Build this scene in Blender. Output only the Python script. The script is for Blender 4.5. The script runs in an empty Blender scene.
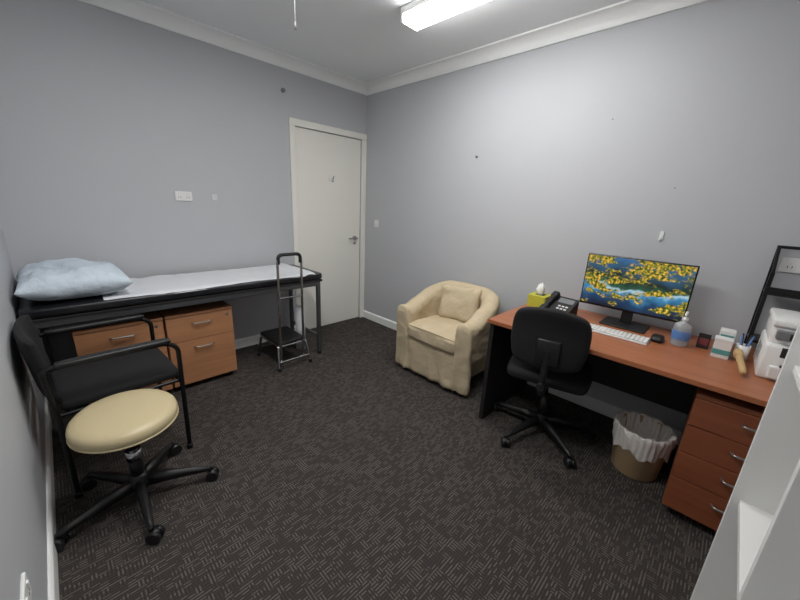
import bpy, bmesh, math, random
from mathutils import Vector, Matrix, noise
random.seed(4)
sc=bpy.context.scene
sc.view_settings.view_transform='Standard'
sc.view_settings.look='None'
sc.view_settings.exposure=0.40
COL=bpy.context.collection
# ---------------------------------------------------------------- materials
def srgb(r,g,b):
    f=lambda c:(c/255/12.92) if c/255<=.04045 else ((c/255+.055)/1.055)**2.4
    return (f(r),f(g),f(b),1)
MATS={}
def mat(name,col,rough=.5,metal=0,var=0.0,vscale=8,bump=0,bscale=200,trans=0,emit=None,estr=0,alpha=1,coat=0,spec=None,bdist=.004):
    if name in MATS: return MATS[name]
    m=bpy.data.materials.new(name);m.use_nodes=True
    nt=m.node_tree;b=nt.nodes['Principled BSDF']
    b.inputs['Base Color'].default_value=col
    b.inputs['Roughness'].default_value=rough
    b.inputs['Metallic'].default_value=metal
    b.inputs['Transmission Weight'].default_value=trans
    b.inputs['Alpha'].default_value=alpha
    b.inputs['Coat Weight'].default_value=coat
    if spec is not None: b.inputs['Specular IOR Level'].default_value=spec
    if emit: 
        b.inputs['Emission Color'].default_value=emit;b.inputs['Emission Strength'].default_value=estr
    tc=nt.nodes.new('ShaderNodeTexCoord')
    if var>0:
        n=nt.nodes.new('ShaderNodeTexNoise');n.inputs['Scale'].default_value=vscale;n.inputs['Detail'].default_value=5
        nt.links.new(tc.outputs['Object'],n.inputs['Vector'])
        mx=nt.nodes.new('ShaderNodeMix');mx.data_type='RGBA'
        mx.inputs[6].default_value=tuple(c*(1-var) for c in col[:3])+(1,)
        mx.inputs[7].default_value=tuple(min(1,c*(1+var)) for c in col[:3])+(1,)
        nt.links.new(n.outputs['Fac'],mx.inputs[0]);nt.links.new(mx.outputs[2],b.inputs['Base Color'])
    if bump>0:
        n=nt.nodes.new('ShaderNodeTexNoise');n.inputs['Scale'].default_value=bscale;n.inputs['Detail'].default_value=4
        nt.links.new(tc.outputs['Object'],n.inputs['Vector'])
        bp=nt.nodes.new('ShaderNodeBump');bp.inputs['Strength'].default_value=bump;bp.inputs['Distance'].default_value=bdist
        nt.links.new(n.outputs['Fac'],bp.inputs['Height']);nt.links.new(bp.outputs[0],b.inputs['Normal'])
    MATS[name]=m;return m
def wood(name,dark,light,axis='Y',scale=1.0,rough=.35):
    m=bpy.data.materials.new(name);m.use_nodes=True;nt=m.node_tree;b=nt.nodes['Principled BSDF']
    tc=nt.nodes.new('ShaderNodeTexCoord');mp=nt.nodes.new('ShaderNodeMapping')
    s={'X':(1.2,22,22),'Y':(22,1.2,22),'Z':(22,22,1.2)}[axis]
    mp.inputs['Scale'].default_value=tuple(v*scale for v in s)
    nt.links.new(tc.outputs['Object'],mp.inputs['Vector'])
    n=nt.nodes.new('ShaderNodeTexNoise');n.inputs['Scale'].default_value=1;n.inputs['Detail'].default_value=8;n.inputs['Roughness'].default_value=.65;n.inputs['Distortion'].default_value=.6
    nt.links.new(mp.outputs[0],n.inputs['Vector'])
    cr=nt.nodes.new('ShaderNodeValToRGB');cr.color_ramp.elements[0].position=.3;cr.color_ramp.elements[1].position=.72
    cr.color_ramp.elements[0].color=dark;cr.color_ramp.elements[1].color=light
    nt.links.new(n.outputs['Fac'],cr.inputs[0]);nt.links.new(cr.outputs[0],b.inputs['Base Color'])
    b.inputs['Roughness'].default_value=rough
    return m
M_wall=mat('wall_paint',srgb(186,188,192),.75,var=.02,vscale=3,bump=.05,bscale=250)
M_ceil=mat('ceiling_paint',srgb(240,242,243),.8,var=.01)
M_trim=mat('trim_gloss_white',srgb(240,241,240),.4,var=.01)
M_door=mat('door_paint',srgb(234,232,224),.45,var=.015,vscale=4)
M_white=mat('white_plastic',srgb(228,228,226),.4,var=.01)
M_black=mat('black_plastic',srgb(22,22,24),.45,var=.1,vscale=30)
M_blackfab=mat('black_fabric',srgb(24,24,27),.9,var=.25,vscale=120,bump=.3,bscale=400)
M_blackmetal=mat('black_metal',srgb(20,20,22),.35,metal=.3,var=.05)
M_vinyl=mat('black_vinyl',srgb(24,25,29),.35,var=.1,bump=.1,bscale=150)
M_steel=mat('grey_steel',srgb(100,102,106),.35,metal=.7,var=.05)
M_chrome=mat('chrome',srgb(190,190,194),.15,metal=1,var=.02)
M_satin=mat('satin_nickel',srgb(170,168,164),.3,metal=.9,var=.03)
M_cream=mat('cream_vinyl',srgb(196,181,144),.4,var=.03,vscale=10,bump=.1,bscale=180)
M_slip=mat('slipcover_fabric',srgb(198,182,153),.9,var=.05,vscale=9,bump=1,bscale=8,spec=.15,bdist=.026)
M_paper=mat('bed_paper',srgb(216,218,222),.8,var=.03,vscale=14,bump=.5,bscale=14,bdist=.01)
M_pillow=mat('pillow_cover',srgb(200,212,223),.8,var=.06,vscale=12,bump=1,bscale=10,bdist=.02)
M_woodY=wood('cherry_wood_y',srgb(152,90,58),srgb(178,111,74),'Y')
M_woodP=wood('pedestal_wood',srgb(124,68,42),srgb(148,86,56),'Y',rough=.4)
M_woodC=wood('cabinet_wood',srgb(162,112,78),srgb(186,134,96),'X',rough=.45)
M_tan=mat('bin_tan',srgb(178,152,118),.5,var=.05)
M_liner=mat('bin_liner',srgb(216,211,205),.35,var=.05,vscale=20,bump=.5,bscale=40)
M_screenblk=mat('bezel_black',srgb(12,12,13),.25,var=.05)
M_grey=mat('grey_plastic',srgb(120,122,124),.4,var=.03)
M_green=mat('tissue_green',srgb(188,186,62),.6,var=.15,vscale=40)
M_tissue=mat('tissue_white',srgb(240,240,240),.8,var=.02)
M_clear=mat('clear_bottle',srgb(226,234,238),.1,var=.02,trans=.6,alpha=1)
M_blue=mat('label_blue',srgb(90,130,190),.4,var=.2,vscale=60)
M_teal=mat('box_teal',srgb(90,160,158),.5,var=.1)
M_bamboo=mat('bamboo',srgb(188,158,110),.5,var=.1,vscale=30)
M_dark=mat('dark_panel',srgb(32,30,30),.6,var=.1)
M_red=mat('red_card',srgb(130,60,64),.5,var=.1)
M_light=mat('light_diffuser',(1,1,1,1),.5,emit=(1,.99,.97,1),estr=12)

def carpet():
    m=bpy.data.materials.new('carpet_tiles');m.use_nodes=True;nt=m.node_tree;b=nt.nodes['Principled BSDF']
    N=lambda t:nt.nodes.new(t);L=nt.links.new
    tc=N('ShaderNodeTexCoord')
    def math_(op,a,bb=None,c=None):
        n=N('ShaderNodeMath');n.operation=op
        for i,v in enumerate((a,bb,c)):
            if v is None: continue
            if hasattr(v,'links') or hasattr(v,'is_output'): L(v,n.inputs[i])
            else: n.inputs[i].default_value=v
        return n.outputs[0]
    sep=N('ShaderNodeSeparateXYZ');L(tc.outputs['Object'],sep.inputs[0])
    X,Y=sep.outputs[0],sep.outputs[1]
    def wn(fx,fy,off):
        c=N('ShaderNodeCombineXYZ');L(fx,c.inputs[0]);L(fy,c.inputs[1]);c.inputs[2].default_value=off
        w=N('ShaderNodeTexWhiteNoise');w.noise_dimensions='3D';L(c.outputs[0],w.inputs['Vector']);return w.outputs['Value']
    cell=.024
    cx=math_('FLOOR',math_('DIVIDE',X,cell));cy=math_('FLOOR',math_('DIVIDE',Y,cell))
    ori=math_('GREATER_THAN',wn(cx,cy,0.),.6)
    fine=.012
    sx=math_('PINGPONG',math_('DIVIDE',X,fine),.5);sy=math_('PINGPONG',math_('DIVIDE',Y,fine),.5)
    # pick stripe direction
    st=math_('ADD',math_('MULTIPLY',sx,ori),math_('MULTIPLY',sy,math_('SUBTRACT',1.,ori)))
    st=math_('GREATER_THAN',st,.28)
    # break-ups: random small cells
    f2=.012
    r2=wn(math_('FLOOR',math_('DIVIDE',X,f2*2)),math_('FLOOR',math_('DIVIDE',Y,f2)),3.)
    r2=math_('GREATER_THAN',r2,.45)
    # broad checks of lighter / darker weave, a few cm across
    r3=wn(math_('FLOOR',math_('DIVIDE',X,.072)),math_('FLOOR',math_('DIVIDE',Y,.048)),7.)
    br=math_('MULTIPLY',st,math_('ADD',.2,math_('MULTIPLY',r2,math_('ADD',.45,math_('MULTIPLY',r3,.5)))))
    nz=N('ShaderNodeTexNoise');nz.inputs['Scale'].default_value=260;nz.inputs['Detail'].default_value=3;L(tc.outputs['Object'],nz.inputs['Vector'])
    big=N('ShaderNodeTexNoise');big.inputs['Scale'].default_value=1.2;L(tc.outputs['Object'],big.inputs['Vector'])
    fac=math_('MULTIPLY',math_('ADD',br,.08),math_('SUBTRACT',math_('MULTIPLY',nz.outputs['Fac'],3.),.6))
    fac=math_('MULTIPLY',fac,math_('ADD',.6,math_('MULTIPLY',big.outputs['Fac'],.7)))
    mx=N('ShaderNodeMix');mx.data_type='RGBA';mx.clamp_factor=True
    mx.inputs[6].default_value=srgb(50,47,46);mx.inputs[7].default_value=srgb(101,94,89)
    L(fac,mx.inputs[0]);L(mx.outputs[2],b.inputs['Base Color'])
    b.inputs['Roughness'].default_value=.95;b.inputs['Specular IOR Level'].default_value=.1
    bp=N('ShaderNodeBump');bp.inputs['Strength'].default_value=.35;bp.inputs['Distance'].default_value=.002
    L(math_('ADD',br,nz.outputs['Fac']),bp.inputs['Height']);L(bp.outputs[0],b.inputs['Normal'])
    return m
M_carpet=carpet()
def screen_mat():
    m=bpy.data.materials.new('screen_picture');m.use_nodes=True;nt=m.node_tree;b=nt.nodes['Principled BSDF']
    N=lambda t:nt.nodes.new(t);L=nt.links.new
    tc=N('ShaderNodeTexCoord');sep=N('ShaderNodeSeparateXYZ');L(tc.outputs['Generated'],sep.inputs[0])
    # water/forest gradient by height
    cr=N('ShaderNodeValToRGB');e=cr.color_ramp.elements
    e[0].position=0;e[0].color=srgb(10,24,44);e[1].position=1;e[1].color=srgb(50,100,150)
    for p,c in ((.22,srgb(20,60,96)),(.36,srgb(60,130,170)),(.44,srgb(170,200,215)),(.50,srgb(40,80,60)),(.62,srgb(16,34,24)),(.8,srgb(40,80,110))):
        k=e.new(p);k.color=c
    n0=N('ShaderNodeTexNoise');n0.inputs['Scale'].default_value=7;n0.inputs['Detail'].default_value=5;L(tc.outputs['Object'],n0.inputs['Vector'])
    ad=N('ShaderNodeMath');ad.operation='MULTIPLY_ADD';L(n0.outputs['Fac'],ad.inputs[0]);ad.inputs[1].default_value=.7;ad.inputs[2].default_value=-.35
    ad2=N('ShaderNodeMath');ad2.operation='ADD';L(ad.outputs[0],ad2.inputs[0]);L(sep.outputs[2],ad2.inputs[1]);L(ad2.outputs[0],cr.inputs[0])
    # foliage branches
    mp=N('ShaderNodeMapping');mp.inputs['Scale'].default_value=(1,1,2.4);mp.inputs['Rotation'].default_value=(-.35,0,0);L(tc.outputs['Object'],mp.inputs[0])
    n1=N('ShaderNodeTexNoise');n1.inputs['Scale'].default_value=7;n1.inputs['Detail'].default_value=10;n1.inputs['Roughness'].default_value=.66;L(mp.outputs[0],n1.inputs['Vector'])
    ad3=N('ShaderNodeMath');ad3.operation='MULTIPLY_ADD';L(sep.outputs[2],ad3.inputs[0]);ad3.inputs[1].default_value=.12;L(n1.outputs['Fac'],ad3.inputs[2])
    r1=N('ShaderNodeValToRGB');r1.color_ramp.elements[0].position=.53;r1.color_ramp.elements[1].position=.57;L(ad3.outputs[0],r1.inputs[0])
    n2=N('ShaderNodeTexNoise');n2.inputs['Scale'].default_value=70;n2.inputs['Detail'].default_value=5;L(tc.outputs['Object'],n2.inputs['Vector'])
    fc=N('ShaderNodeValToRGB');fc.color_ramp.elements[0].position=.38;fc.color_ramp.elements[0].color=srgb(36,56,20);fc.color_ramp.elements[1].position=.7;fc.color_ramp.elements[1].color=srgb(236,206,96)
    k=fc.color_ramp.elements.new(.50);k.color=srgb(120,128,36)
    k=fc.color_ramp.elements.new(.58);k.color=srgb(206,150,44)
    L(n2.outputs['Fac'],fc.inputs[0])
    mx=N('ShaderNodeMix');mx.data_type='RGBA';L(r1.outputs[0],mx.inputs[0]);L(cr.outputs[0],mx.inputs[6]);L(fc.outputs[0],mx.inputs[7])
    L(mx.outputs[2],b.inputs['Emission Color']);b.inputs['Emission Strength'].default_value=.8
    b.inputs['Base Color'].default_value=(.01,.01,.01,1);b.inputs['Roughness'].default_value=.3
    return m
M_screen=screen_mat()
# ---------------------------------------------------------------- mesh helpers
def obj(name,me,m=None,smooth=False):
    o=bpy.data.objects.new(name,me);COL.objects.link(o)
    if m: me.materials.append(m)
    if smooth:
        for p in me.polygons:p.use_smooth=True
    return o
def box(name,lo,hi,m,bev=.002,seg=2,rot=None,smooth=False):
    c=[(a+b)/2 for a,b in zip(lo,hi)];s=[abs(b-a) for a,b in zip(lo,hi)]
    bm=bmesh.new();bmesh.ops.create_cube(bm,size=1)
    bmesh.ops.scale(bm,vec=s,verts=bm.verts)
    if bev>0:
        bmesh.ops.bevel(bm,geom=bm.edges[:],offset=min(bev,min(s)*.49),segments=seg,affect='EDGES',profile=.5)
    if rot: bmesh.ops.rotate(bm,cent=(0,0,0),matrix=Matrix.Rotation(rot[1],3,rot[0]),verts=bm.verts)
    bmesh.ops.translate(bm,vec=c,verts=bm.verts)
    me=bpy.data.meshes.new(name);bm.to_mesh(me);bm.free()
    return obj(name,me,m,smooth or bev>.008)
def cyl(name,p0,p1,r,m,r2=None,seg=24):
    p0=Vector(p0);p1=Vector(p1);d=p1-p0
    bm=bmesh.new();bmesh.ops.create_cone(bm,cap_ends=True,segments=seg,radius1=r,radius2=r if r2 is None else r2,depth=d.length)
    q=Vector((0,0,1)).rotation_difference(d.normalized())
    bmesh.ops.transform(bm,matrix=Matrix.Translation((p0+p1)/2)@q.to_matrix().to_4x4(),verts=bm.verts)
    me=bpy.data.meshes.new(name);bm.to_mesh(me);bm.free()
    o=obj(name,me,m)
    for p in me.polygons:p.use_smooth=len(p.vertices)==4
    return o
def fillet(pts,rad,n=6):
    out=[Vector(pts[0])]
    for i in range(1,len(pts)-1):
        a,b,c=Vector(pts[i-1]),Vector(pts[i]),Vector(pts[i+1])
        r=min(rad,(a-b).length*.49,(c-b).length*.49)
        s=b+(a-b).normalized()*r;e=b+(c-b).normalized()*r
        for k in range(n+1):
            t=k/n;out.append((1-t)**2*s+2*t*(1-t)*b+t*t*e)
    out.append(Vector(pts[-1]));return out
def tube(name,pts,r,m,rad=.04,closed=False,res=5):
    pts=fillet(pts,rad) if rad>0 else [Vector(p) for p in pts]
    cu=bpy.data.curves.new(name,'CURVE');cu.dimensions='3D';cu.bevel_depth=r;cu.bevel_resolution=res;cu.use_fill_caps=True
    sp=cu.splines.new('POLY');sp.points.add(len(pts)-1)
    for p,v in zip(sp.points,pts):p.co=(v[0],v[1],v[2],1)
    sp.use_cyclic_u=closed
    t=bpy.data.objects.new('tmp',cu);COL.objects.link(t)
    me=bpy.data.meshes.new_from_object(t.evaluated_get(bpy.context.evaluated_depsgraph_get()))
    bpy.data.objects.remove(t)
    me.name=name;me.materials.clear()
    return obj(name,me,m,True)
def lathe(name,prof,c,m,seg=48,fn=None):
    vs=[];fs=[];n=len(prof)
    for j in range(seg):
        a=2*math.pi*j/seg
        for i,(r,z) in enumerate(prof):
            rr,zz=(r,z) if fn is None else fn(r,z,a,i)
            vs.append((c[0]+rr*math.cos(a),c[1]+rr*math.sin(a),c[2]+zz))
    for j in range(seg):
        for i in range(n-1):
            a=j*n+i;b=((j+1)%seg)*n+i
            fs.append((a,b,b+1,a+1))
    me=bpy.data.meshes.new(name);me.from_pydata(vs,[],fs);me.update()
    bm=bmesh.new();bm.from_mesh(me);bmesh.ops.remove_doubles(bm,verts=bm.verts,dist=1e-5);bmesh.ops.recalc_face_normals(bm,faces=bm.faces);bm.to_mesh(me);bm.free()
    return obj(name,me,m,True)
def cushion(name,lo,hi,m,r=.03,puff=.0,wr=0,fn=None,sub=2):
    """rounded soft box with optional wrinkles / custom deformation"""
    c=Vector([(a+b)/2 for a,b in zip(lo,hi)]);s=Vector([abs(b-a) for a,b in zip(lo,hi)])
    bm=bmesh.new();bmesh.ops.create_cube(bm,size=1);bmesh.ops.scale(bm,vec=s,verts=bm.verts)
    bmesh.ops.subdivide_edges(bm,edges=bm.edges[:],cuts=13,use_grid_fill=True)
    h=s/2
    for v in bm.verts:
        # clamp to rounded box
        q=Vector([max(-(h[i]-r),min(h[i]-r,v.co[i])) for i in range(3)])
        d=v.co-q
        if d.length>1e-9: v.co=q+d.normalized()*r
        u=v.co.x/h.x;w=v.co.y/h.y;z=v.co.z/h.z
        if puff: v.co+=Vector((0,0,puff*z*max(0,1-u*u)*max(0,1-w*w)))
        if wr: v.co+=Vector((0,0,1))*wr*noise.noise((v.co+c)*9)
        if fn: v.co=Vector(fn(v.co,u,w,z))
        v.co+=c
    bmesh.ops.recalc_face_normals(bm,faces=bm.faces)
    me=bpy.data.meshes.new(name);bm.to_mesh(me);bm.free()
    o=obj(name,me,m,True)
    if sub:
        md=o.modifiers.new('s','SUBSURF');md.levels=1;md.render_levels=1
    return o
def grp(name,parts,loc=(0,0,0),rz=0):
    e=bpy.data.objects.new(name,None);COL.objects.link(e);e.empty_display_size=.1
    e.location=loc;e.rotation_euler=(0,0,rz)
    for p in parts:p.parent=e
    return e
def extrude_poly(name,poly,axis,a,b,m,smooth=False):
    """poly in 2D (u,v) extruded along axis from a to b. axis x: (y,z); y:(x,z)"""
    n=len(poly);vs=[]
    for t in (a,b):
        for (u,v) in poly: vs.append((t,u,v) if axis=='x' else (u,t,v))
    fs=[tuple(range(n)),tuple(range(2*n-1,n-1,-1))]+[(i,(i+1)%n,n+(i+1)%n,n+i) for i in range(n)]
    me=bpy.data.meshes.new(name);me.from_pydata(vs,[],fs);me.update()
    bm=bmesh.new();bm.from_mesh(me);bmesh.ops.recalc_face_normals(bm,faces=bm.faces);bm.to_mesh(me);bm.free()
    return obj(name,me,m,smooth)
# ---------------------------------------------------------------- room
W=2.808;D=3.75;H=2.57;T=.1
box('floor',(-W-T,-D-T,-.1),(T,T,0),M_carpet,0)
box('ceiling',(-W-T,-D-T,H),(T,T,H+.1),M_ceil,0)
# back wall with real door opening
DX0,DX1,DH=-.858,-.062,2.045
box('wall_back_a',(-W-T,0,0),(DX0-.0,T,H),M_wall,0).name='wall_back'
box('wall_back_head',(DX0,0,DH),(DX1,T,H),M_wall,0)
box('wall_back_return',(DX1,0,0),(T,T,H),M_wall,0)
box('wall_right',(0,-D-T,0),(T,0,H),M_wall,0)
box('wall_left',(-W-T,-D-T,0),(-W,0,H),M_wall,0)
box('wall_near',(-W,-D-T,0),(0,-D,H),M_wall,0)
def board(axis,lo,hi,name,side):
    h=.09;t=.014
    pr=[(0,0),(t,0),(t,h-.012),(t-.005,h-.003),(t-.009,h),(0,h)]
    pr=[(side[0]+side[1]*u,v) for u,v in pr]
    return extrude_poly(name,pr,axis,lo,hi,M_trim)
board('x',-W,DX0-.062,'baseboard_back',(0,-1))
board('y',-D,-.0,'baseboard_right',(0,-1))
board('y',-D,0,'baseboard_left',(-W,1))
board('x',-W,0,'baseboard_near',(-D,1))
# cove cornice
def cove(axis,lo,hi,name,base,sg):
    s=.085;pts=[(0,H),(0,H-s),(.010,H-s),(.012,H-s+.008)]
    for k in range(0,9):
        a=k/8*math.pi/2
        # concave curve centred on the room side
        pts.append((.012+ (s-.02)*(1-math.cos(a)), H-s+.008+(s-.02)*math.sin(a)))
    pts+= [(s,H-.010),(s,H)]
    pts=[(base+sg*u,v) for u,v in pts]
    return extrude_poly(name,pts,axis,lo,hi,M_trim)
cove('x',-W,0,'trim_1',0,-1);cove('y',-D,0,'trim_2',0,-1);cove('y',-D,0,'trim_3',-W,1);cove('x',-W,0,'trim_4',-D,1)
# door leaf + architrave + hardware
parts=[box('leaf',(DX0+.003,.012,.006),(DX1-.003,.05,DH-.003),M_door,.002)]
parts.append(box('jamb_left',(DX0,0,0),(DX0+.002,.09,DH),M_door,0))
parts.append(box('stop_back',(DX0,.055,0),(DX1,.09,DH),M_door,0))
hz=.99;hx=-.14
parts+=[cyl('rose',(hx,.012,hz),(hx,.002,hz),.026,M_satin),cyl('spindle',(hx,.004,hz),(hx,-.045,hz),.009,M_satin),
        tube('lever',[(hx+.004,-.042,hz),(hx-.05,-.046,hz),(hx-.115,-.040,hz)],.008,M_satin,.02),
        cyl('snib',(hx,.012,hz-.06),(hx,0,hz-.06),.012,M_satin)]
parts+=[box('hook_plate',(-.475,.004,1.585),(-.425,.012,1.63),M_white,.003),tube('hook_prong',[(-.45,.006,1.615),(-.45,-.02,1.61),(-.45,-.035,1.64)],.005,M_satin,.01),
        tube('hook_prong_2',[(-.45,.006,1.595),(-.45,-.018,1.585),(-.45,-.022,1.60)],.004,M_satin,.01)]
for i,z in enumerate((.25,1.8)):
    parts.append(cyl('hinge_%d'%i,(DX0+.002,.004,z-.05),(DX0+.002,.004,z+.05),.006,M_satin,seg=12))
grp('door_1',parts)
parts=[box('architrave_left',(DX0-.06,-.016,0),(DX0,0,DH+.0),M_door,.004),box('architrave_right',(DX1,-.016,0),(-.001,0,DH),M_door,.004),box('architrave_head',(DX0-.06,-.016,DH),(-.001,0,DH+.06),M_door,.004)]
grp('trim_door_frame',parts)
# wall plates
def plate(name,c,n,w,h,slots=2,m=M_white):
    # n: 'y' on back wall, 'x' on right wall, '-x' left wall
    def P(a,b,d0,d1):
        (u0,u1),(v0,v1)=a,b
        if n=='y': return (c[0]+u0,-d1,c[2]+v0),(c[0]+u1,-d0,c[2]+v1)
        if n=='x': return (-d1,c[1]+u0,c[2]+v0),(-d0,c[1]+u1,c[2]+v1)
        return (-W+d0,c[1]+u0,c[2]+v0),(-W+d1,c[1]+u1,c[2]+v1)
    ps=[box('plate',*P((-w/2,w/2),(-h/2,h/2),0.0,.009),m,.003)]
    for i in range(slots):
        o=(i-(slots-1)/2)*w*.5
        ps.append(box('rocker_%d'%i,*P((o-.007,o+.007),(h*.12,h*.36),.008,.013),M_white,.001))
        for k in (-1,1):
            ps.append(box('pin_%d_%d'%(i,k),*P((o+k*.008-.0015,o+k*.008+.0015),(-h*.2,-h*.05),.0085,.0095),M_dark,0))
    return grp(name,ps)
plate('power_outlet',(-1.83,0,1.375),'y',.115,.07)
plate('wall_data_plate',(-1.61,0,1.375),'y',.045,.05,0,mat('plate_grey',srgb(208,209,212),.5,var=.01))
plate('light_switch',(0,-.215,1.17),'x',.07,.075,1)
plate('power_outlet',(0,-3.40,1.19),'x',.14,.075)
plate('power_outlet',(0,-2.045,.37),'-x',.115,.07)
def hook(name,p):
    return grp(name,[cyl('base',(p[0],p[1],p[2]),(p[0]-.006,p[1],p[2]),.008,M_grey,seg=12),tube('prong',[(p[0],p[1],p[2]),(p[0]-.018,p[1],p[2]-.004),(p[0]-.02,p[1],p[2]+.012)],.003,M_dark,.004)])
hook('wall_hook',(0,-1.45,1.80))
grp('wall_hook',[box('strip',(-.008,-2.825,1.255),(0,-2.805,1.31),M_white,.002),tube('prong',[(-.004,-2.815,1.265),(-.02,-2.815,1.26),(-.022,-2.815,1.275)],.003,M_white,.004)])
grp('wall_screw',[cyl('screw',(0,-2.42,1.97),(-.006,-2.42,1.97),.004,M_grey,seg=10)])
grp('wall_screw',[cyl('screw',(0,-2.82,1.56),(-.006,-2.82,1.56),.004,M_grey,seg=10)])
grp('wall_sensor',[cyl('body',(-.96,0,2.31),(-.96,-.018,2.31),.018,M_grey,seg=20),cyl('lens',(-.96,-.018,2.31),(-.96,-.026,2.31),.010,M_grey,seg=16)])
# fluorescent batten, and an unseen copy of it added as fill
def area(name,loc,sx,sy,power,col,rot=(0,0,0)):
    l=bpy.data.lights.new(name,'AREA');l.shape='RECTANGLE';l.size=sx;l.size_y=sy;l.energy=power;l.color=col
    o=bpy.data.objects.new(name,l);COL.objects.link(o);o.location=loc;o.rotation_euler=rot;return o
def batten(LX,LY0,LY1,power):
    parts=[box('housing',(LX-.074,LY1,H-.04),(LX+.074,LY0,H),M_white,.004)]
    # wrap-around prismatic diffuser below a solid housing
    pr=[(LX-.070,H-.04),(LX-.073,H-.05),(LX-.073,H-.072),(LX-.06,H-.086),(LX+.06,H-.086),(LX+.073,H-.072),(LX+.073,H-.05),(LX+.070,H-.04)]
    parts.append(extrude_poly('diffuser',pr,'y',LY1+.02,LY0-.02,M_light,False))
    for k,(a,b) in enumerate(((LY1,LY1+.02),(LY0-.02,LY0))): parts.append(box('end_cap_%d'%k,(LX-.076,a,H-.089),(LX+.076,b,H-.03),M_white,.006))
    parts.append(area('lamp',(LX,(LY0+LY1)/2,H-.092),.13,1.18,power,(1,.985,.96)))
    grp('ceiling_batten_light',parts)
batten(-.775,-1.34,-2.56,6)
batten(-2.015,-1.34,-2.56,13)  # added fill light shaped like the batten, out of view, evens the room
grp('pull_cord',[cyl('cord',(-1.69,-1.54,H),(-1.69,-1.54,2.15),.0018,M_white,seg=8),cyl('toggle',(-1.69,-1.54,2.15),(-1.69,-1.54,2.12),.003,M_grey,r2=.004,seg=12),cyl('rose',(-1.69,-1.54,H),(-1.69,-1.54,H-.02),.03,M_white)])
w=bpy.data.worlds.new('world');sc.world=w;w.use_nodes=True
w.node_tree.nodes['Background'].inputs[0].default_value=(.8,.85,.9,1);w.node_tree.nodes['Background'].inputs[1].default_value=.3
# ---------------------------------------------------------------- examination bed
bz=.774
bx0,bx1,by0,by1=-2.795,-.955,-.60,-.03
parts=[cushion('mattress',(bx0,by0,bz-.062),(bx1,by1,bz),M_vinyl,.022)]
parts+=[box('base_board',(bx0+.01,by0+.01,bz-.078),(bx1-.01,by1-.01,bz-.06),M_dark,.003)]
zr=bz-.095
for i,y in enumerate((by0+.03,by1-.03)): parts.append(box('side_rail_%d'%i,(bx0+.03,y-.015,zr-.02),(bx1-.03,y+.015,zr+.018),M_steel,.004))
for i,x in enumerate((bx0+.045,bx1-.045)):
    parts.append(box('end_rail_%d'%i,(x-.015,by0+.03,zr-.02),(x+.015,by1-.03,zr+.018),M_steel,.004))
    parts.append(box('low_rail_%d'%i,(x-.012,by0+.03,.16),(x+.012,by1-.03,.185),M_steel,.004))
    for j,y in enumerate((by0+.03,by1-.03)):
        parts.append(box('leg_%d_%d'%(i,j),(x-.016,y-.016,.015),(x+.016,y+.016,zr),M_steel,.004))
        parts.append(cyl('foot_%d_%d'%(i,j),(x,y,0),(x,y,.03),.02,M_black,seg=16))
# paper sheet
def sheet(name,x0,x1,y0,y1,z,m):
    nx,ny=110,34;vs=[];fs=[]
    for i in range(nx+1):
        for j in range(ny+1):
            u=i/nx;v=j/ny;x=x0+(x1-x0)*u;y=y0+(y1-y0)*v
            y+= .006*math.sin(x*7)*(1 if v<.5 else -1)*(abs(v-.5)*2)**3
            zz=z+.004+.008*abs(noise.noise(Vector((x*5,y*13,0))))+.005*noise.noise(Vector((x*14,y*9,3)))
            e=max(0,u-.93)/.07
            zz+=.012*math.sin(e*math.pi)
            if v<.06: zz-= .018*(1-v/.06)**2
            vs.append((x,y-(0.006 if v<.06 else 0),zz))
    for i in range(nx):
        for j in range(ny):
            a=i*(ny+1)+j;fs.append((a,a+ny+1,a+ny+2,a+1))
    me=bpy.data.meshes.new(name);me.from_pydata(vs,[],fs);me.update();return obj(name,me,m,True)
parts.append(sheet('paper_sheet',-2.45,-1.04,by0+.012,by1-.04,bz,M_paper))
grp('examination_bed',parts)
def pillow(name,c,lx,ly,h,m,rz=0):
    n=44;vs=[];fs=[]
    for s in (1,-1):
        for i in range(n+1):
            for j in range(n+1):
                u=-1+2*i/n;v=-1+2*j/n
                e=max(0,(1-abs(u)**3.2))*max(0,(1-abs(v)**3.2))
                z=s*h/2*e**.5
                x=u*lx/2*(1-.05*(1-v*v));y=v*ly/2*(1-.05*(1-u*u))
                p=Vector((x,y,z))
                if s>0: z+=(.03*noise.noise(p*7+Vector((2,0,0)))+.014*noise.noise(p*17)+.008*abs(noise.noise(p*30)))*min(1,e*2)
                else: z=max(z,-h/2*.8)
                vs.append((x,y,z))
    o=(n+1)**2
    for s in (0,1):
        for i in range(n):
            for j in range(n):
                a=s*o+i*(n+1)+j;q=(a,a+n+1,a+n+2,a+1);fs.append(q if s==0 else q[::-1])
    me=bpy.data.meshes.new(name);me.from_pydata(vs,[],fs);me.update()
    bm=bmesh.new();bm.from_mesh(me);bmesh.ops.remove_doubles(bm,verts=bm.verts,dist=1e-4);bm.to_mesh(me);bm.free()
    ob=obj(name,me,m,True);ob.location=c;ob.rotation_euler=(0,0,rz);return ob
pillow('pillow',(-2.55,-.325,bz+.090),.49,.56,.19,M_pillow,.02)
grp('paper_roll',[lathe('roll',[(.012,0),(.045,0),(.045,.42),(.012,.42),(.012,0)],(-1.072,-.36,0),M_paper,32)])
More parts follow.
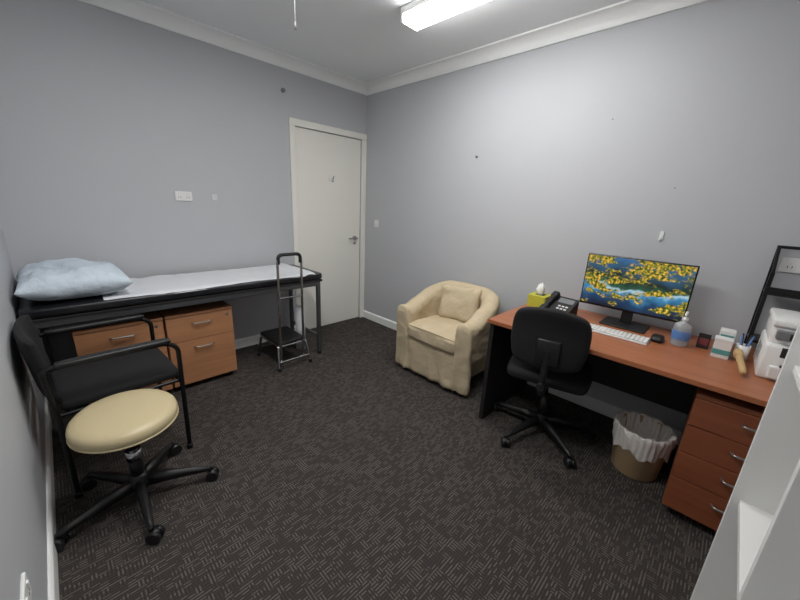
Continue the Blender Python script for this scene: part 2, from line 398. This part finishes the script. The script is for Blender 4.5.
# ---------------------------------------------------------------- filing cabinets
def cabinet(name,x0,x1,y0,y1,h,m,fr):
    c=.045;ps=[box('carcass',(x0,y0+.02,c),(x1,y1,h-.018),m,.002),box('top',(x0-.0,y0,h-.018),(x1+.0,y1,h),m,.003)]
    z1=h-.021;zs=[]
    tot=h-.021-c
    for i,f in enumerate(fr):
        zb=z1-tot*f;ps.append(box('drawer_%d'%(i+1),(x0+.002,y0,zb+.003),(x1-.002,y0+.02,z1-.001),m,.002))
        xm=(x0+x1)/2;zh=z1-.055
        ps.append(tube('handle_%d'%(i+1),[(xm-.06,y0,zh),(xm-.055,y0-.025,zh),(xm+.055,y0-.025,zh),(xm+.06,y0,zh)],.005,M_satin,.012))
        z1=zb
    ps.append(cyl('lock',(x1-.04,y0,h-.05),(x1-.04,y0-.006,h-.05),.009,M_satin,seg=16))
    for i,x in enumerate((x0+.05,x1-.05)):
        for j,y in enumerate((y0+.06,y1-.06)):
            ps.append(cyl('caster_%d%d'%(i,j),(x-.012,y,.022),(x+.012,y,.022),.022,M_black,seg=20));ps.append(cyl('stem_%d%d'%(i,j),(x,y,.03),(x,y,.047),.01,M_black,seg=10))
    return grp(name,ps)
cabinet('filing_cabinet',-2.16,-1.725,-.515,-.07,.585,M_woodC,(.35,.65))
cabinet('filing_cabinet',-2.615,-2.17,-.515,-.07,.585,M_woodC,(.45,.55))
# ---------------------------------------------------------------- step stool with handrail
x0,x1,y0,y1=-1.43,-1.18,-.665,-.29
parts=[cushion('tread',(x0-.005,y0+.03,.205),(x1+.005,y1+.005,.235),M_black,.012)]
for i in range(6):parts.append(box('grip_%d'%i,(x0+.02,y0+.07+i*.05,.234),(x1-.02,y0+.085+i*.05,.2375),M_vinyl,.001))
for i,x in enumerate((x0,x1)):
    sx=-.02 if i==0 else .02
    parts.append(tube('leg_frame_%d'%i,[(x+sx,y0-.01,.012),(x,y0+.03,.205),(x,y1-.02,.205),(x+sx,y1+.02,.012)],.0115,M_chrome,.03))
    for j,y in enumerate((y0-.01,y1+.02)):parts.append(cyl('rubber_%d%d'%(i,j),(x+sx,y,0),(x+sx,y,.035),.016,M_black,seg=16))
for j,(y,z) in enumerate(((y0+.0,.07),(y1+.012,.07))):parts.append(tube('brace_%d'%j,[(x0-.01,y,z),(x1+.01,y,z)],.009,M_chrome,0))
for j,(y) in enumerate((y0+.03,y1)):parts.append(tube('cross_%d'%j,[(x0,y,.198),(x1,y,.198)],.009,M_chrome,0))
parts.append(tube('handrail',[(-1.415,-.645,.06),(-1.412,-.66,.97),(-1.21,-.66,.97),(-1.205,-.645,.06)],.0105,M_chrome,.06))
parts.append(tube('hand_grip',[(-1.405,-.66,.90),(-1.405,-.66,.972),(-1.217,-.66,.972),(-1.217,-.66,.90)],.0135,M_black,.05))
parts.append(tube('rail_cross',[(-1.41,-.655,.62),(-1.21,-.655,.62)],.008,M_chrome,0))
grp('step_stool',parts)
# ---------------------------------------------------------------- castor base
def star(parts,R,rot,hubz,m,wr=.027,armh=.03):
    parts.append(lathe('hub',[(0,hubz-.03),(.038,hubz-.03),(.045,hubz),(.036,hubz+.03),(.028,hubz+.045),(0,hubz+.045)],(0,0,0),m,28))
    for k in range(5):
        a=rot+k*2*math.pi/5;ca,sa=math.cos(a),math.sin(a)
        # tapered arm
        secs=[(.02,.05,.05,hubz),(.12,.04,.045,hubz-.005),(R-.03,.028,.03,2*wr+.018),(R+.012,.022,.022,2*wr+.012)]
        vs=[];fs=[]
        for (d,w_,h_,z) in secs:
            for (sw,sh) in ((-1,-1),(1,-1),(.7,1),(-.7,1)):
                y=sw*w_/2;vs.append((d*ca-y*sa,d*sa+y*ca,z+sh*h_/2))
        for s in range(3):
            for i in range(4):fs.append((s*4+i,s*4+(i+1)%4,s*4+4+(i+1)%4,s*4+4+i))
        fs+=[(3,2,1,0),(12,13,14,15)]
        me=bpy.data.meshes.new('arm');me.from_pydata(vs,[],fs);me.update()
        bm=bmesh.new();bm.from_mesh(me);bmesh.ops.recalc_face_normals(bm,faces=bm.faces);bmesh.ops.bevel(bm,geom=bm.edges[:],offset=.005,segments=2,affect='EDGES');bm.to_mesh(me);bm.free()
        parts.append(obj('arm_%d'%k,me,m,True))
        b=a+1.1*math.sin(k*2.3+1);cb,sb=math.cos(b),math.sin(b);px,py=R*ca,R*sa
        parts.append(cyl('castor_stem_%d'%k,(px,py,wr),(px,py,2*wr+.02),.007,M_blackmetal,seg=10))
        qx,qy=px+.012*cb,py+.012*sb
        for s in (-1,1):
            parts.append(cyl('castor_%d_%d'%(k,s),(qx-sb*s*.006,qy+cb*s*.006,wr),(qx-sb*s*.024,qy+cb*s*.024,wr),wr,M_black,seg=24))
        parts.append(cyl('hood_%d'%k,(qx-sb*.02,qy+cb*.02,wr+.006),(qx+sb*.02,qy-cb*.02,wr+.006),wr*.8,m,seg=20))
# cream round stool
parts=[];star(parts,.285,math.radians(-92),.095,M_black)
parts.append(cyl('gas_column',(0,0,.12),(0,0,.25),.026,M_black));parts.append(cyl('piston',(0,0,.25),(0,0,.37),.014,M_chrome))
parts.append(cyl('collar',(0,0,.22),(0,0,.27),.03,M_chrome))
sp=[box('mount_plate',(-.09,-.09,-.055),(.09,.09,-.04),M_black,.003)]
sp.append(lathe('seat_pan',[(0,-.042),(.16,-.042),(.178,-.03),(.178,-.024),(0,-.024)],(0,0,0),M_black,56))
R_=.193
sp.append(lathe('seat',[(0,-.026),(R_-.018,-.026),(R_-.005,-.02),(R_,-.006),(R_+.001,.01),(R_-.003,.026),(R_-.014,.038),(R_-.04,.046),(.09,.052),(0,.054)],(0,0,0),M_cream,72))
sp.append(tube('piping',[((R_-.001)*math.cos(t*math.pi/36),(R_-.001)*math.sin(t*math.pi/36),-.012) for t in range(72)],.004,M_cream,0,True))
sp.append(tube('lever',[(.03,0,-.06),(.15,-.05,-.065)],.005,M_blackmetal,0))
for o in sp:
    o.location=(0,.02,.42);o.rotation_euler=(math.radians(3),math.radians(0),0)
grp('round_stool',parts+sp,(-2.503,-1.41,0))
# ---------------------------------------------------------------- visitor chair (faces +x)
parts=[]
r=.0115
for s in (-1,1):
    y=.255*s
    parts.append(tube('side_frame_%d'%s,[(-.235,y,.012),(-.235,y*1.0,.44),(-.25,y,.655),(-.20,y,.662),(.20,y,.655),(.245,y,.62),(.235,y,.012)],r,M_blackmetal,.045))
    parts.append(cushion('arm_pad_%d'%s,(-.21,y-.024,.655),(.215,y+.024,.682),M_black,.012))
    parts.append(tube('seat_rail_%d'%s,[(-.235,y*.93,.425),(.235,y*.93,.425)],.010,M_blackmetal,0))
    parts.append(tube('back_post_%d'%s,[(-.20,y*.80,.42),(-.245,y*.80,.56),(-.27,y*.80,.78)],.010,M_blackmetal,.03))
    for x in (-.235,.235): parts.append(cyl('tip_%d_%s'%(s,x),(x,y,0),(x,y,.03),.015,M_black,seg=14))
for x,z in ((-.235,.425),(.235,.425)):parts.append(tube('cross_%s'%x,[(x,-.255,z),(x,.255,z)],.010,M_blackmetal,0))
parts.append(cushion('seat',(-.225,-.23,.43),(.25,.23,.48),M_blackfab,.022,puff=.012))
parts.append(cushion('backrest',(-.022,-.235,-.15),(.018,.235,.15),M_blackfab,.019,fn=lambda co,u,w,z:(co.x-.03*(1-w*w)-.11*co.z,co.y,co.z)))
parts[-1].location=(-.238,0,.64)
grp('visitor_chair',parts,(-2.492,-.945,0),math.radians(3))
# ---------------------------------------------------------------- tub armchair (local: faces +x)
parts=[]
hw=.305;xf=.28;xb=-.235;rc=.26
path=[]
n=16
for k in range(n+1): path.append((xf+(xb+rc-xf)*k/n,-hw))
for k in range(1,19):
    a=-math.pi/2-k/18*math.pi/2;path.append((xb+rc+rc*math.cos(a),-hw+rc+rc*math.sin(a)))
for k in range(1,8): path.append((xb,-hw+rc+(2*hw-2*rc)*k/8))
for k in range(0,19):
    a=math.pi-k/18*math.pi/2;path.append((xb+rc+rc*math.cos(a),hw-rc+rc*math.sin(a)))
for k in range(1,n+1): path.append((xb+rc+(xf-xb-rc)*k/n,hw))
vs=[];fs=[]
th=.062
Np=len(path)
dist=0
for i,(x,y) in enumerate(path):
    a=path[max(0,i-1)];b=path[min(Np-1,i+1)]
    if i: dist+=math.hypot(x-path[i-1][0],y-path[i-1][1])
    tx,ty=b[0]-a[0],b[1]-a[1];l=math.hypot(tx,ty);nx,ny=ty/l,-tx/l   # outward normal
    f=min(1,max(0,(xf-x)/(xf-xb)))
    s=f*f*(3-2*f);ztop=.59+.165*s
    sec=[(-th,.30),(-th,.36),(-th,.42),(-th,(.42+ztop-.09)/2),(-th-.004,ztop-.09)]
    for k in range(0,9):
        t=math.pi*k/8;sec.append((-(th+.006)*math.cos(t),ztop-.062+.062*math.sin(t)))
    sec+=[(th+.006,ztop-.09),(th+.003,ztop-.12)]
    for q in range(1,13):
        zz=(ztop-.12)+(.035-(ztop-.12))*q/12
        fl=max(0,(.33-zz)/.3)
        sec.append((th+.022*fl+.009*fl*math.sin(dist*46+1.5*math.sin(dist*9)),zz))
    for (d,z) in sec:
        wob=.010*noise.noise(Vector((x*9,y*9,z*7)))+.007*noise.noise(Vector((x*20,y*20,z*10)))
        vs.append((x+nx*(d+wob),y+ny*(d+wob),z+(.010*noise.noise(Vector((x*8,y*8,5))) if z>.4 else 0)))
K=len(sec)
for i in range(Np-1):
    for k in range(K-1):
        a=i*K+k;fs.append((a,a+K,a+K+1,a+1))
fs.append(tuple(range(K)));fs.append(tuple(range((Np-1)*K+K-1,(Np-1)*K-1,-1)))
me=bpy.data.meshes.new('tub_shell');me.from_pydata(vs,[],fs);me.update()
bm=bmesh.new();bm.from_mesh(me);bmesh.ops.recalc_face_normals(bm,faces=bm.faces);bm.to_mesh(me);bm.free()
parts.append(obj('tub_shell',me,M_slip,True))
# front arm facings
def armf(co,u,w,z):
    fold=.006*math.sin(co.y*70)*max(0,-z)
    return (co.x+fold+.010*math.sin(co.z*9)+.008*noise.noise(co*13),co.y*(1+.10*max(0,-z)),co.z-.03*max(0,z)*w*w)
for s in (-1,1):
    parts.append(cushion('arm_front_%d'%s,(xf-.03,s*hw-th-.008,.035),(xf+.022,s*hw+th+.008,.59),M_slip,.024,fn=armf))
parts.append(cushion('seat_base',(-.24,-hw+.03,.06),(xf-.01,hw-.03,.335),M_slip,.02))
# front skirt
vs=[];fs=[];nx_=60;nz=14
for i in range(nx_+1):
    for j in range(nz+1):
        y=-hw+.04+(2*hw-.08)*i/nx_;z=.035+.30*j/nz
        vs.append((xf+.004+.015*(1-j/nz)*math.sin(y*42+2*math.sin(z*6))*(.6+.4*math.sin(y*17))+.01*(1-j/nz)+.006*noise.noise(Vector((y*9,z*9,2))),y,z))
for i in range(nx_):
    for j in range(nz):
        a=i*(nz+1)+j;fs.append((a,a+nz+1,a+nz+2,a+1))
me=bpy.data.meshes.new('skirt');me.from_pydata(vs,[],fs);me.update();sk=obj('front_skirt',me,M_slip,True)
md=sk.modifiers.new('t','SOLIDIFY');md.thickness=.006;parts.append(sk)
parts.append(cushion('seat_cushion',(-.20,-hw+.052,.325),(xf+.035,hw-.052,.455),M_slip,.04,puff=.018,wr=.024))
def lean(co,u,w,z): return (co.x-.22*co.z+.03*noise.noise(co*8),co.y*(1+.05*abs(z)),co.z+.018*noise.noise(Vector((co.y*6,0,1)))-.02*max(0,z)*(1-abs(w)))
bc=cushion('back_cushion',(-.055,-.19,-.14),(.055,.19,.15),M_slip,.05,fn=lean);bc.location=(-.105,-.02,.60);parts.append(bc)
bc.rotation_euler=(math.radians(6),0,0)
parts.append(tube('seat_piping',[(xf+.022,-hw+.07,.44),(xf+.032,0,.448),(xf+.022,hw-.07,.44)],.0045,M_slip,0))
for sx in (-.22,.25):
    for sy in (-.29,.29): parts.append(cyl('leg_%s_%s'%(sx,sy),(sx,sy,0),(sx,sy,.07),.018,M_dark,r2=.022,seg=14))
grp('tub_armchair',parts,(-.345,-1.60,0),math.pi)
# ---------------------------------------------------------------- desk
dy0,dy1=-2.146,-3.70;dx0,dx1=-.768,-.02;dz=.73
parts=[box('desktop',(dx0,dy1,dz-.025),(dx1,dy0,dz),M_woodY,.003)]
parts.append(box('end_panel_left',(dx0+.03,dy0-.035,.0),(dx1-.02,dy0-.008,dz-.025),M_dark,.002))
parts.append(box('end_panel_right',(dx0+.03,dy1+.008,.0),(dx1-.02,dy1+.035,dz-.025),M_dark,.002))
parts.append(box('modesty_panel',(-.14,dy1+.035,.28),(-.122,dy0-.035,dz-.025),M_dark,.002))
grp('office_desk',parts)
# pedestal
px,pz=-.728,.662
py0,py1=-3.171,-3.62
parts=[box('carcass',(px+.02,py1,.05),(-.20,py0,pz-.02),M_woodP,.002),box('top',(px,py1,pz-.02),(-.20,py0,pz),M_woodP,.003)]
z=pz-.023
for i,h in enumerate((.135,.135,.135,.17)):
    h=h*(pz-.073)/.575
    parts.append(box('drawer_%d'%(i+1),(px,py1+.002,z-h+.004),(px+.02,py0-.002,z),M_woodP,.002))
    ym=(py0+py1)/2;zh=z-.05
    parts.append(tube('handle_%d'%(i+1),[(px,ym+.065,zh),(px-.024,ym+.06,zh),(px-.024,ym-.06,zh),(px,ym-.065,zh)],.0055,M_satin,.012));z-=h
for i,x in enumerate((px+.06,-.26)):
    for j,y in enumerate((py0-.05,py1+.05)):
        parts.append(cyl('castor_%d%d'%(i,j),(x,y-.012,.024),(x,y+.012,.024),.024,M_black,seg=20));parts.append(cyl('stem_%d%d'%(i,j),(x,y,.03),(x,y,.052),.01,M_black,seg=10))
grp('drawer_pedestal',parts)
# ---------------------------------------------------------------- office chair (local faces +x)
parts=[];rz=math.radians(13)
star(parts,.30,math.radians(163)-rz,.10,M_black,wr=.027)
parts.append(cyl('gas_cover',(0,0,.12),(0,0,.28),.03,M_black,r2=.026));parts.append(cyl('piston',(0,0,.28),(0,0,.40),.015,M_chrome))
parts.append(box('mechanism',(-.11,-.05,.385),(.09,.05,.425),M_black,.008))
def seatf(co,u,w,z): return (co.x*(1-.04*w*w),co.y*(1-.10*u*u),co.z-.02*max(0,u)**3-.01*(1-w*w)*max(0,z)+.006)
parts.append(cushion('seat',(-.225,-.235,.42),(.235,.235,.495),M_blackfab,.036,fn=seatf))
def backf(co,u,w,z):
    t=co.z/.18
    return (co.x-.035*(1-w*w)+.015*math.cos(t*1.5)-.05*t*abs(t)*.6, co.y*(1-.12*max(0,-t)**2-.16*max(0,t)**3), co.z-.035*w*w*max(0,t)+.02*w*w*max(0,-t))
bk=cushion('backrest',(-.032,-.195,-.178),(.032,.195,.178),M_blackfab,.031,fn=backf);bk.location=(-.285,.01,.75);parts.append(bk)
parts.append(tube('back_bar',[(-.05,0,.40),(-.24,0,.395),(-.335,0,.45),(-.335,0,.70)],.016,M_black,.06))
parts.append(box('back_plate',(-.345,-.06,.62),(-.31,.06,.76),M_black,.01))
parts.append(tube('lever',[(0,-.04,.405),(.02,-.2,.40)],.006,M_black,0));parts.append(cyl('knob',(-.335,0,.50),(-.375,0,.50),.022,M_black))
grp('office_chair',parts,(-.565,-2.50,0),rz)
# ---------------------------------------------------------------- waste bin
cx_,cy_=-.47,-3.015
k_=.94
parts=[lathe('bin_body',[(0,.003),(.108,.003),(.112,.008),(.130,.265),(.134,.27),(.128,.27),(.106,.012),(0,.012)],(cx_,cy_,0),M_tan,48)]
def ruff(r,z,a,i):
    k=.004*math.sin(a*9+i)+.004*math.sin(a*17+2*i)+.003*math.sin(a*31)
    return (r+k,z+(.016*math.sin(a*5)+.010*math.sin(a*11) if i==0 else .003*math.sin(a*13)))
parts.append(lathe('liner',[(.131,.155),(.137,.215),(.140,.25),(.141,.276),(.135,.283),(.126,.275),(.115,.20),(.09,.10),(0,.08)],(cx_,cy_,0),M_liner,120,ruff))
grp('waste_bin',parts)
# ---------------------------------------------------------------- monitor
parts=[];mx=-.20;my0,my1=-2.490,-3.037;mz0,mz1=.822,1.150
parts.append(box('panel',(mx+.001,my1,mz0),(mx+.028,my0,mz1),M_screenblk,.004))
parts.append(box('rear_bulge',(mx+.025,my1+.12,mz0+.05),(mx+.055,my0-.12,mz1-.06),M_black,.01))
parts.append(box('screen',(mx-.0012,my1+.007,mz0+.014),(mx+.002,my0-.007,mz1-.007),M_screen,0))
ym=(my0+my1)/2
parts.append(box('neck',(mx+.035,ym-.03,dz+.01),(mx+.055,ym+.03,.95),M_black,.004))
parts.append(box('foot',(mx-.07,ym-.12,dz),(mx+.12,ym+.12,dz+.012),M_black,.005))
grp('computer_monitor',parts)
# keyboard
parts=[box('base',(-.475,-2.93,dz),(-.355,-2.61,dz+.012),M_white,.004)]
for r_ in range(5):
    for c_ in range(15):
        w_=.0175
        x=-.466+r_*.0205;y=-2.925+c_*.0206
        if r_==0 and 5<=c_<=9:
            if c_==5: parts.append(box('space',(x,y,dz+.012),(x+w_,y+.0206*5-.003,dz+.0165),M_white,.001))
            continue
        parts.append(box('key_%d_%d'%(r_,c_),(x,y,dz+.012),(x+w_,y+w_,dz+.0165),M_white,.001,seg=1))
parts.append(box('gap_plate',(-.470,-2.928,dz+.0115),(-.360,-2.613,dz+.0128),M_grey,0))
grp('keyboard',parts)
ms=cushion('computer_mouse',(-.38,-2.985,dz),(-.28,-2.925,dz+.034),M_black,.016,fn=lambda co,u,w,z:(co.x,co.y*(1-.15*u*u),co.z-(.006*u*u if z>0 else 0)))
# desk phone : sloped body, cradle handset on its left, display and keypad facing the user
parts=[]
sl=math.atan2(.095,.17)
def wedge(name,x0,x1,y0,y1,h0,h1,m,z=dz):
    return extrude_poly(name,[(x0,z),(x1,z),(x1,z+h1),(x0,z+h0)],'y',y0,y1,m)
parts.append(wedge('body',-.085,.085,-.09,.09,.02,.115,M_black,0))
def onface(o,x,y,d=.0):   # place part on the sloped face
    o.location=(x,y,.02+(x+.085)*math.tan(sl)+d);o.rotation_euler=(0,-sl,0);parts.append(o)
onface(cushion('handset_grip',(-.085,-.017,.004),(.085,.017,.030),M_black,.011),0,.062)
onface(cushion('ear_piece',(-.028,-.024,-.006),(.028,.024,.034),M_black,.014),.068,.062)
onface(cushion('mouth_piece',(-.028,-.024,-.006),(.028,.024,.034),M_black,.014),-.062,.062)
onface(box('display',(-.022,-.05,-.001),(.022,.05,.003),M_grey,.001),.05,-.025,.0)
for i in range(4):
    for j in range(3):
        onface(box('key_%d%d'%(i,j),(-.006,-.008,0),(.006,.008,.004),M_white,.001,seg=1),-.065+i*.022,-.055+j*.024)
grp('desk_phone',parts,(-.325,-2.405,dz),math.radians(-8))
# tissue box
parts=[box('carton',(-.26,-2.29,dz),(-.13,-2.165,dz+.085),M_green,.002),box('slot',(-.225,-2.26,dz+.0845),(-.165,-2.20,dz+.086),M_dark,0)]
def tiss(r,z,a,i):return (r*(1+.25*math.sin(3*a+i)),z+.008*math.sin(2*a)*(i/3))
parts.append(lathe('tissue',[(.012,.0),(.02,.02),(.028,.045),(.022,.07),(.008,.085)],(-.195,-2.228,dz+.08),M_tissue,30,tiss))
grp('tissue_box',parts)
# sanitizer
bx,by=-.30,-3.045
parts=[lathe('bottle',[(0,0),(.034,0),(.039,.006),(.040,.10),(.036,.118),(.015,.132),(.012,.142),(0,.142)],(bx,by,dz),M_clear,32),
       lathe('label',[(.0402,.035),(.0408,.037),(.0408,.082),(.0402,.084)],(bx,by,dz),M_blue,32),
       cyl('collar',(bx,by,dz+.138),(bx,by,dz+.155),.014,M_white),cyl('stem',(bx,by,dz+.155),(bx,by,dz+.178),.005,M_white,seg=12),
       tube('nozzle',[(bx+.012,by,dz+.182),(bx-.03,by,dz+.182),(bx-.042,by,dz+.172)],.006,M_white,.01)]
grp('hand_sanitizer_bottle',parts)
# small items
grp('card_holder',[box('base',(-.26,-3.165,dz),(-.17,-3.115,dz+.012),M_dark,.002),box('back',(-.235,-3.165,dz+.01),(-.228,-3.115,dz+.075),M_dark,.002),box('card',(-.243,-3.16,dz+.012),(-.237,-3.12,dz+.05),M_red,.001)])
parts=[box('box',(-.36,-3.245,dz),(-.30,-3.18,dz+.095),M_white,.002),box('band',(-.3615,-3.2455,dz+.02),(-.2985,-3.1795,dz+.045),M_teal,0),box('lid',(-.362,-3.247,dz+.09),(-.298,-3.178,dz+.1),M_white,.002)]
grp('supply_box',parts)
parts=[box('box',(-.26,-3.25,dz),(-.19,-3.19,dz+.12),M_white,.002),box('label',(-.2615,-3.245,dz+.06),(-.2595,-3.195,dz+.10),M_teal,0)]
grp('medicine_carton',parts)
parts=[lathe('cup',[(0,0),(.025,0),(.027,.08),(.025,.08),(.023,.006),(0,.006)],(-.30,-3.285,dz),M_white,28)]
for i,(dx,dyy,m) in enumerate(((.02,.01,M_black),(-.02,.015,M_blue),(0,-.02,M_blue),(.015,-.015,M_black))):
    parts.append(cyl('stick_%d'%i,(-.30,-3.285,dz+.01),(-.30+dx*1.2,-3.285+dyy*1.2,dz+.13),.0035,m,seg=8))
grp('pen_cup',parts)
parts=[cushion('handle',(-.0125,-.012,-.09),(.0125,.012,.09),M_bamboo,.011),cushion('head',(-.02,-.016,.06),(.02,.016,.12),M_bamboo,.013)]
g=grp('wooden_brush',parts,(-.475,-3.285,dz+.036));g.rotation_euler=(math.radians(0),math.radians(80),math.radians(8))
# ---------------------------------------------------------------- printer
x0,x1,y0,y1,z0,z1=-.52,-.20,-3.335,-3.69,dz,1.0
parts=[box('body',(x0+.02,y1,z0),(x1,y0,z0+.16),M_white,.012),box('upper',(x0+.05,y1+.005,z0+.155),(x1,y0-.005,z1-.03),M_white,.014),
       box('scanner_lid',(x0+.04,y1,z1-.035),(x1,y0,z1),M_white,.010),box('paper_cassette',(x0,y1+.03,z0+.015),(x0+.03,y0-.03,z0+.07),M_white,.006),
       box('cassette_slot',(x0-.001,y1+.06,z0+.072),(x0+.025,y0-.06,z0+.078),M_dark,0),
       box('output_recess',(x0+.018,y1+.05,z0+.11),(x0+.055,y0-.05,z0+.155),M_dark,.004),
       box('output_tray',(x0-.02,y1+.07,z0+.105),(x0+.04,y0-.07,z0+.112),M_white,.002),
       box('control_panel',(x0+.022,y1+.02,z1-.085),(x0+.055,y0-.02,z1-.045),M_grey,.006),
       box('screen',(x0+.0205,y0-.12,z1-.078),(x0+.03,y0-.06,z1-.052),M_dark,.001)]
for i in range(5):parts.append(box('vent_%d'%i,(x0+.12+i*.03,y0-.001,z0+.05),(x0+.13+i*.03,y0+.001,z0+.12),M_grey,0))
grp('office_printer',parts)
# desk organiser stand
parts=[];ax0,ax1=-.165,-.035
for i,x in enumerate((ax0,ax1)):
    for j,y in enumerate((-3.305,-3.67)):
        parts.append(box('post_%d%d'%(i,j),(x-.008,y-.008,dz),(x+.008,y+.008,1.285 if i else 1.16),M_blackmetal,.002))
for k,z in enumerate((.80,1.05)):
    parts.append(box('shelf_%d'%k,(ax0-.01,-3.675,z),(ax1+.01,-3.30,z+.015),M_blackmetal,.003))
parts.append(box('top_bar',(ax1-.008,-3.675,1.27),(ax1+.008,-3.30,1.285),M_blackmetal,.002))
for k,y in enumerate((-3.305,-3.67)):
    parts.append(tube('brace_%d'%k,[(ax0,y,1.16),(ax1,y,1.28)],.007,M_blackmetal,0))
parts.append(box('front_lip',(ax0-.012,-3.675,1.065),(ax0-.006,-3.30,1.09),M_blackmetal,.001))
grp('desk_shelf_rack',parts)
# ---------------------------------------------------------------- white cube bookcase
bxs=(-2.25,-1.80,-1.35);yf,yb=-3.298,-3.72;t=.018
parts=[]
for i,x in enumerate(bxs): parts.append(box('upright_%d'%i,(x-t/2,yb,0),(x+t/2,yf,1.5),M_white,.001))
for i in range(2):
    for k,z in enumerate((.06,.42+.22,1.06,1.49)):
        parts.append(box('shelf_%d_%d'%(i,k),(bxs[i]+t/2,yb,z-.018),(bxs[i+1]-t/2,yf-.017,z),M_white,.001))
parts.append(box('back_panel',(bxs[0],yb-.004,0),(bxs[-1],yb,1.5),M_white,0))
grp('white_bookcase',parts)
# ---------------------------------------------------------------- camera
yaw,pit,rol=map(math.radians,(46.052,15.956,2.763))
fh=Vector((math.sin(yaw),math.cos(yaw),0));rt=Vector((math.cos(yaw),-math.sin(yaw),0));up=Vector((0,0,1))
F=math.cos(pit)*fh-math.sin(pit)*up;U=math.sin(pit)*fh+math.cos(pit)*up
R2=math.cos(rol)*rt+math.sin(rol)*U;U2=-math.sin(rol)*rt+math.cos(rol)*U
cam=bpy.data.cameras.new('camera');co=bpy.data.objects.new('camera',cam);COL.objects.link(co)
cam.sensor_width=36;cam.lens=337.427/800*36;cam.clip_start=.02
M=Matrix((( R2.x,U2.x,-F.x,-2.600),(R2.y,U2.y,-F.y,-3.142),(R2.z,U2.z,-F.z,1.399),(0,0,0,1)))
co.matrix_world=M
sc.camera=co
